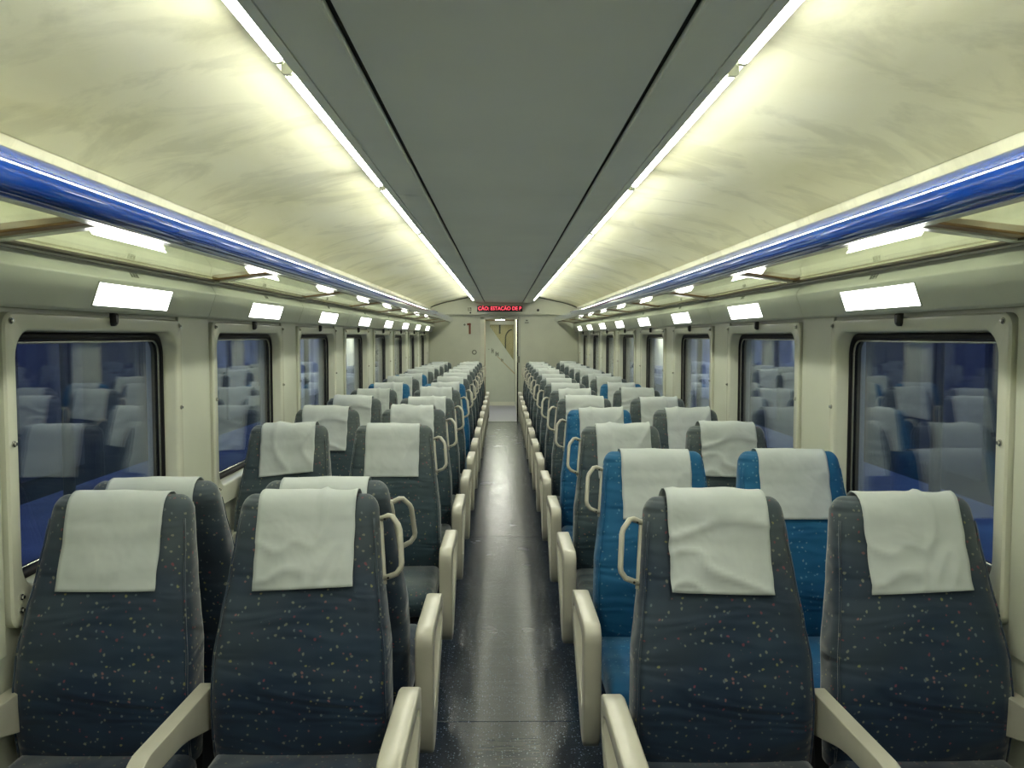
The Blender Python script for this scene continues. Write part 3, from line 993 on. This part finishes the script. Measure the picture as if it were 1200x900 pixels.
# headrest covers in several drapes
def cover_mesh(seed, half, shift, skew, zb, puff, lift=0.0):
    prof = []
    for i in range(22):
        z = zb + (ZT - zb) * i / 21
        prof.append((sec(z)[1], z))
    for t in (0.2, 0.4, 0.6, 0.8, 1.0):
        d = dome(t)
        prof.append((d[1], d[3]))
    for t in (0.8, 0.6, 0.4, 0.2, 0.0):
        d = dome(t)
        prof.append((d[2], d[3]))
    for i in range(1, 5):
        z = ZT - 0.03 * i
        prof.append((sec(z)[2], z))
    nrm = []
    for i in range(len(prof)):
        a = Vector(prof[max(0, i - 1)]); b = Vector(prof[min(len(prof) - 1, i + 1)])
        t = (b - a).normalized()
        nrm.append(Vector((-t.y, t.x)))   # outwards for a path going up the front
    nu = 27
    outer, inner = [], []
    for j, (p, nn) in enumerate(zip(prof, nrm)):
        fr = max(0.0, 1 - j / 22)
        for i in range(nu):
            u = -1 + 2 * i / (nu - 1)
            x = shift + half * u * (1 + 0.006 * math.sin(j * 0.7 + seed))
            zz = p[1]
            yy = p[0]
            zd = skew * u * (1 if j < 27 else -1)
            front = j < 27
            w0 = sec(min(zz, ZT))[0]
            crown = 0.010 * max(0, 1 - (x / w0) ** 2) if front else 0.0
            q = Vector((x * 6, zz * 6, seed * 3.1))
            q2 = q + Vector((noise.noise(q * 0.7), noise.noise(q * 0.7 + Vector((5, 1, 2))), 0)) * 1.2
            ridge = 1 - abs(noise.noise(q2 * 1.1))
            d = 0.006 + puff * (0.5 + 0.5 * noise.noise(q)) + puff * 1.6 * ridge ** 6 + 0.003 * abs(noise.noise(q * 2.3))
            d += lift * (1 if 24 <= j <= 30 else 0.4) * max(0, noise.noise(Vector((u * 1.5, seed, 0.3))) + 0.4)
            yo, zo = yy + nn.x * d - crown, zz + nn.y * d + zd * (0.3 + 0.7 * fr) * (1 if front else 0.3)
            x2 = x - skew * (zz - 1.0) * 1.5 * (1 if front else 0)
            outer.append((x2, yo, zo))
            inner.append((x2, yo - nn.x * 0.002, zo - nn.y * 0.002))
    nv = len(prof)
    N = nu * nv
    fs = []
    for j in range(nv - 1):
        for i in range(nu - 1):
            a = j * nu + i
            fs.append((a, a + 1, a + nu + 1, a + nu))
            fs.append((N + a, N + a + nu, N + a + nu + 1, N + a + 1))
    rim = [i for i in range(nu)] + [j * nu + nu - 1 for j in range(1, nv)] + [(nv - 1) * nu + i for i in range(nu - 2, -1, -1)] + [j * nu for j in range(nv - 2, 0, -1)]
    for a, b in zip(rim, rim[1:] + rim[:1]):
        fs.append((a, b, N + b, N + a))
    return MB().add(outer + inner, fs)
VARS = [(1, 0.134, 0.0, 0.0, 0.865, 0.003, 0.0), (2, 0.136, 0.004, 0.006, 0.870, 0.006, 0.008), (3, 0.130, -0.006, -0.010, 0.862, 0.005, 0.004),
        (4, 0.134, 0.010, 0.014, 0.876, 0.007, 0.010), (5, 0.138, -0.002, -0.004, 0.868, 0.009, 0.012), (6, 0.132, 0.0, 0.022, 0.880, 0.008, 0.020)]
for i, v in enumerate(VARS):
    stash('cover%d' % i, cover_mesh(*v), 'headrest_cover', M['cover'], smooth=True)

# cushion
cr = []
def cush_ring(y, z0, z1, hw):
    pts = rrect(-hw, hw, z0, z1, min(0.035, (z1 - z0) * 0.45), 4)
    return [(x, y, z + (0.012 * (1 - (x / hw) ** 2) if z > (z0 + z1) / 2 else 0)) for x, z in pts]
for y, z0, z1, hw in ((-0.13, 0.35, 0.44, 0.236), (-0.16, 0.345, 0.455, 0.240), (-0.30, 0.345, 0.455, 0.242), (-0.45, 0.345, 0.462, 0.242), (-0.58, 0.345, 0.468, 0.242),
                      (-0.63, 0.348, 0.462, 0.241), (-0.655, 0.358, 0.445, 0.240), (-0.668, 0.375, 0.425, 0.232)):
    cr.append(cush_ring(y, z0 - 0.02, z1 - 0.025, hw))
stash('cushion', MB().loops(cr), 'seat_cushion', M['navy'], smooth=True)
# pedestal and frame below
b = MB().box(-0.22, 0.22, -0.60, -0.10, 0.295, 0.325)
b.prism(rpoly([(-0.50, 0.0), (-0.20, 0.0), (-0.24, 0.30), (-0.46, 0.30)], 0.03, 3), -0.05, 0.05, 'x')
b.box(-0.10, 0.10, -0.52, -0.18, 0.0, 0.012)
stash('pedestal', b, 'pedestal', M['base'])

# armrests
def loop_arm(s, xa, xb):
    out = rpoly([(-0.135, 0.615), (-0.590, 0.622), (-0.622, 0.600), (-0.622, 0.310), (-0.585, 0.200), (-0.520, 0.210), (-0.145, 0.480)],
                [0.03, 0.03, 0.03, 0.08, 0.03, 0.05, 0.05], 4)
    hole = [(y, z) for y, z in rpoly([(-0.185, 0.575), (-0.550, 0.578), (-0.556, 0.345), (-0.520, 0.310), (-0.185, 0.530)], [0.02, 0.05, 0.05, 0.03, 0.02], 4)]
    # resample both outlines to the same count by angle about the hole centre
    def resample(poly, c, n=40):
        res = []
        P_ = [Vector(p) for p in poly]
        for k in range(n):
            a = 2 * math.pi * k / n
            d = Vector((math.cos(a), math.sin(a)))
            best = None
            for i in range(len(P_)):
                p, q = P_[i] - c, P_[(i + 1) % len(P_)] - c
                e = q - p
                den = d.x * e.y - d.y * e.x
                if abs(den) < 1e-12: continue
                t = (p.x * e.y - p.y * e.x) / den
                u = (p.x * d.y - p.y * d.x) / den
                if t > 0 and -1e-6 <= u <= 1 + 1e-6:
                    best = t if best is None else max(best, t)
            res.append(c + d * best)
        return res
    c = Vector((-0.43, 0.50))
    A, B = resample(out, c, 56), resample(hole, c, 56)
    lo = []
    def lp(pts, x, f):
        return [(s * x, (c + (p - c) * f).x, (c + (p - c) * f).y) for p in pts]
    def inset(P1, P2, t):
        return [p * (1 - t) + q * t for p, q in zip(P1, P2)]
    seq = [(A, xa + 0.007, 0.0), (A, xa + 0.002, 0.035), (A, xa, 0.11), (B, xa, -0.06), (B, xa + 0.0015, -0.02), (B, xa + 0.004, 0.0), (B, xb - 0.004, 0.0), (B, xb - 0.0015, -0.02), (B, xb, -0.06), (A, xb, 0.11), (A, xb - 0.002, 0.035), (A, xb - 0.007, 0.0)]
    for pts, x, t in seq:
        other = B if pts is A else A
        q = inset(pts, other, abs(t) * 0.9)
        lo.append([(s * x, p.x, p.y) for p in q])
    lo.append(lo[0])
    return MB().loops(lo, False, False)
# aisle armrest sits towards the aisle: local x = s*(xa..xb)
for s in (-1, 1):
    stash('aisle_arm%d' % s, loop_arm(s, 0.270, 0.327), 'aisle_armrest', M['beige'], smooth=True)
    fm = loop_arm(s, 0.270, 0.327)
    fm.v = [(x, -0.757 - y_ + 0.12, z) for x, y_, z in fm.v]
    stash('flip_arm%d' % s, fm, 'aisle_armrest', M['beige'], smooth=True)
    ME['aisle_arm%d' % s].set_sharp_from_angle(angle=math.radians(60))
def bar_arm(xa, xb):
    pr = rpoly([(-0.11, 0.605), (-0.56, 0.618), (-0.615, 0.590), (-0.600, 0.560), (-0.34, 0.545), (-0.22, 0.510), (-0.11, 0.480)], [0.01, 0.03, 0.03, 0.03, 0.06, 0.06, 0.01], 4)
    return MB().prism(pr, xa, xb, 'x')
for s in (-1, 1):
    xa, xb = sorted((s * 0.2445, s * 0.2855))
    stash('mid_arm%d' % s, bar_arm(xa, xb), 'armrest', M['beige'], bevel=0.007, seg=3, smooth=True)
    xa, xb = sorted((s * 0.214, s * 0.258))
    stash('wall_arm%d' % s, bar_arm(xa, xb), 'armrest', M['beige'], bevel=0.007, seg=3, smooth=True)
    # handle: hexagonal loop beside the headrest, with mounting plate
    h = MB()
    def hp(d, z):   # d outwards from the seat's side, following its lean
        w_, yf, yb = sec(z)
        return (s * (w_ - 0.006 + d), yf + 0.055 - d * 0.40, z)
    pts = [hp(0.0, 1.035), hp(0.034, 1.050), hp(0.044, 1.049), hp(0.061, 1.026), hp(0.064, 1.014), hp(0.063, 0.928), hp(0.060, 0.916), hp(0.046, 0.898), hp(0.0, 0.878)]
    h.tube(pts, 0.0080, 10)
    pl = []
    for z in [0.866 + 0.018 * i for i in range(11)]:
        w_, yf, yb = sec(z)
        pl.append((s * (w_ + 0.001), yf + 0.055, z))
    h.tube(pl, 0.0075, 8)
    stash('handle%d' % s, h, 'grab_handle', M['beige'], smooth=True)
    sm = MB()
    for z in (1.040, 0.886):
        p = hp(0.022, z)
        sm.tube([(p[0], p[1] - 0.006, p[2] + 0.001), (p[0], p[1] - 0.0115, p[2] + 0.001)], 0.0035, 6)
    stash('hscrew%d' % s, sm, 'handle_screw', M['blackp'])

XA, XW = 0.570, 1.100
random.seed(11)
def seat(side, pos, row, y, colour, flip=False, var=None, desc=None):
    """side -1 left / 1 right, pos 'aisle' or 'window'"""
    x = side * (XA if pos == 'aisle' else XW)
    root = empty('train_seat', (x, y, 0), math.pi if flip else 0)
    cname = {'navy': 'dark navy', 'teal': 'grey', 'blue': 'bright blue'}[colour]
    lab = '%s speckled train seat %s in %s row %s of aisle%s' % (
        cname, 'by the window' if pos == 'window' else 'beside the aisle', ORD[row], SIDE[side], ' facing away' if flip else '')
    tag(root, lab, 'seat', 'train seats in rows')
    sa = -side if not flip else side       # local direction towards the aisle
    mt = M[colour]
    br = link('backrest', ME['backrest'], root, mat=mt)
    for q in (-1, 1):
        link('piping', ME['piping%d' % q], br, mat=mt)
    cv = link('headrest_cover', ME['cover%d' % (random.randrange(6) if var is None else var)], root)
    cv['label'] = 'white cloth headrest cover'
    link('seat_cushion', ME['cushion'], root, mat=mt)
    link('pedestal', ME['pedestal'], root)
    if pos == 'aisle':
        a = link('aisle_armrest', ME[('flip_arm%d' if flip else 'aisle_arm%d') % sa], root)
        a['label'] = 'beige loop armrest panel on the aisle side'
        link('armrest', ME['mid_arm%d' % -sa], root)
        hh = link('grab_handle', ME['handle%d' % sa], root)
        hh['label'] = 'cream grab handle beside the headrest'
        link('handle_screw', ME['hscrew%d' % sa], hh)
    else:
        link('armrest', ME['wall_arm%d' % -sa], root)
    return root

P = 0.945
colours = {(1, 'aisle', 0): 'navy', (1, 'window', 0): 'navy', (1, 'aisle', 1): 'blue', (1, 'window', 1): 'blue', (1, 'aisle', 3): 'blue', (1, 'window', 6): 'blue',
           (-1, 'aisle', 0): 'navy', (-1, 'window', 0): 'navy', (-1, 'aisle', 1): 'navy', (-1, 'window', 1): 'navy', (-1, 'aisle', 6): 'blue', (-1, 'window', 6): 'blue', (-1, 'window', 8): 'blue'}
variants = {(1, 'aisle', 0): 4, (1, 'window', 0): 1, (1, 'aisle', 1): 0, (1, 'window', 1): 0, (-1, 'aisle', 0): 1, (-1, 'window', 0): 0, (-1, 'aisle', 2): 0, (-1, 'window', 2): 3, (-1, 'aisle', 3): 5}
for k in range(14):
    for pos in ('aisle', 'window'):
        seat(1, pos, k, 2.377 + P * k, colours.get((1, pos, k), 'teal'), var=variants.get((1, pos, k)))
        if k == 1:
            seat(-1, pos, 1, 2.43 + 0.215, colours.get((-1, pos, 1), 'teal'), flip=True, var=0)
        else:
            seat(-1, pos, k, 2.43 + P * k, colours.get((-1, pos, k), 'teal'), var=variants.get((-1, pos, k)))

# ------------------------------------------------------------------ dusk outside
M['ballast'] = plain('ballast', (0.08, 0.08, 0.09), 0.9, vary=0.4, scale=5)
M['platform'] = plain('platform_concrete', (0.11, 0.13, 0.16), 0.8, vary=0.3, scale=1.5)
M['outwall'] = plain('weathered_wall', (0.60, 0.60, 0.62), 0.8, vary=0.35, scale=1.2)
M['outbuild'] = plain('dark_render', (0.020, 0.022, 0.027), 0.8, vary=0.4, scale=1.0)
M['outpane'] = plain('dark_pane', (0.03, 0.035, 0.05), 0.15)
M['outdark'] = plain('dark_steel', (0.05, 0.05, 0.06), 0.6)
g = MB().box(-60, 60, -30, 90, -1.3, -1.2).obj('ground', M['ballast'])
tag(g, 'dark track bed outside the windows at dusk', kind='structure')
for s in (-1, 1):
    xa, xb = sorted((s * 1.75, s * 5.2))
    p = MB().box(xa, xb, -20, 70, -1.2, -0.25).obj('platform_' + SIDE[s], M['platform'])
    tag(p, 'pale concrete platform outside the %s windows' % SIDE[s], kind='structure')
    xa, xb = sorted((s * 1.80, s * 1.95))
    MB().box(xa, xb, -20, 70, -0.25, -0.245).obj('platform_edge_line', M['frame'], p)
    xa, xb = sorted((s * 9.0, s * 9.4))
    ww = MB().box(xa, xb, -20, 80, -1.2, 2.0 if s > 0 else 1.6).obj('wall_trackside_' + SIDE[s], M['outwall'])
    tag(ww, 'weathered trackside wall in the dusk beyond the %s windows' % SIDE[s], kind='structure')
    for i in range(14):
        y = 4 + i * 6.0
        xa, xb = sorted((s * 8.85, s * 9.0))
        MB().box(xa, xb, y, y + 0.5, -1.2, 1.9 if s > 0 else 1.5).obj('wall_pier', M['outwall'], ww)
    # dark building added on each side to keep the nearest windows dark
    bd = empty('added_building_' + SIDE[s], (s * 7.2, 7.0, -1.2))
    tag(bd, 'added dark building darkening the view from the nearest %s windows' % SIDE[s], kind='structure')
    MB().box(-1.2, 1.2, -22.0, 16.0, 0.0, 7.5).obj('wall', M['outbuild'], bd)
    MB().box(-1.5, 1.5, -22.2, 16.2, 7.5, 7.7).obj('roof', M['outdark'], bd)
    for j in range(9):
        yy = -20.5 + j * 4.0
        xo = -s * 1.2
        x0, x1 = sorted((xo, xo - s * 0.05))
        dd = MB().box(x0, x1, yy, yy + 1.6, 0.95, 3.6).obj('doorway', M['outdark'], bd)
        x0, x1 = sorted((xo - s * 0.05, xo - s * 0.07))
        MB().box(x0, x1, yy + 0.1, yy + 1.5, 2.9, 3.5).obj('pane', M['outpane'], dd)
    for i in range(5):
        y = 9.0 + i * 11.0
        r = empty('platform_post', (s * 4.6, y, -0.25))
        tag(r, '%s dark platform lamp post outside the %s windows' % (ORD[i], SIDE[s]), 'lamp post', 'platform lamp posts')
        MB().tube([(0, 0, 0), (0, 0, 3.6)], 0.06, 10).obj('pole', M['outdark'], r, smooth=True)
        MB().box(-0.6, 0.6, -0.08, 0.08, 3.6, 3.7).obj('lamp_arm', M['outdark'], r)
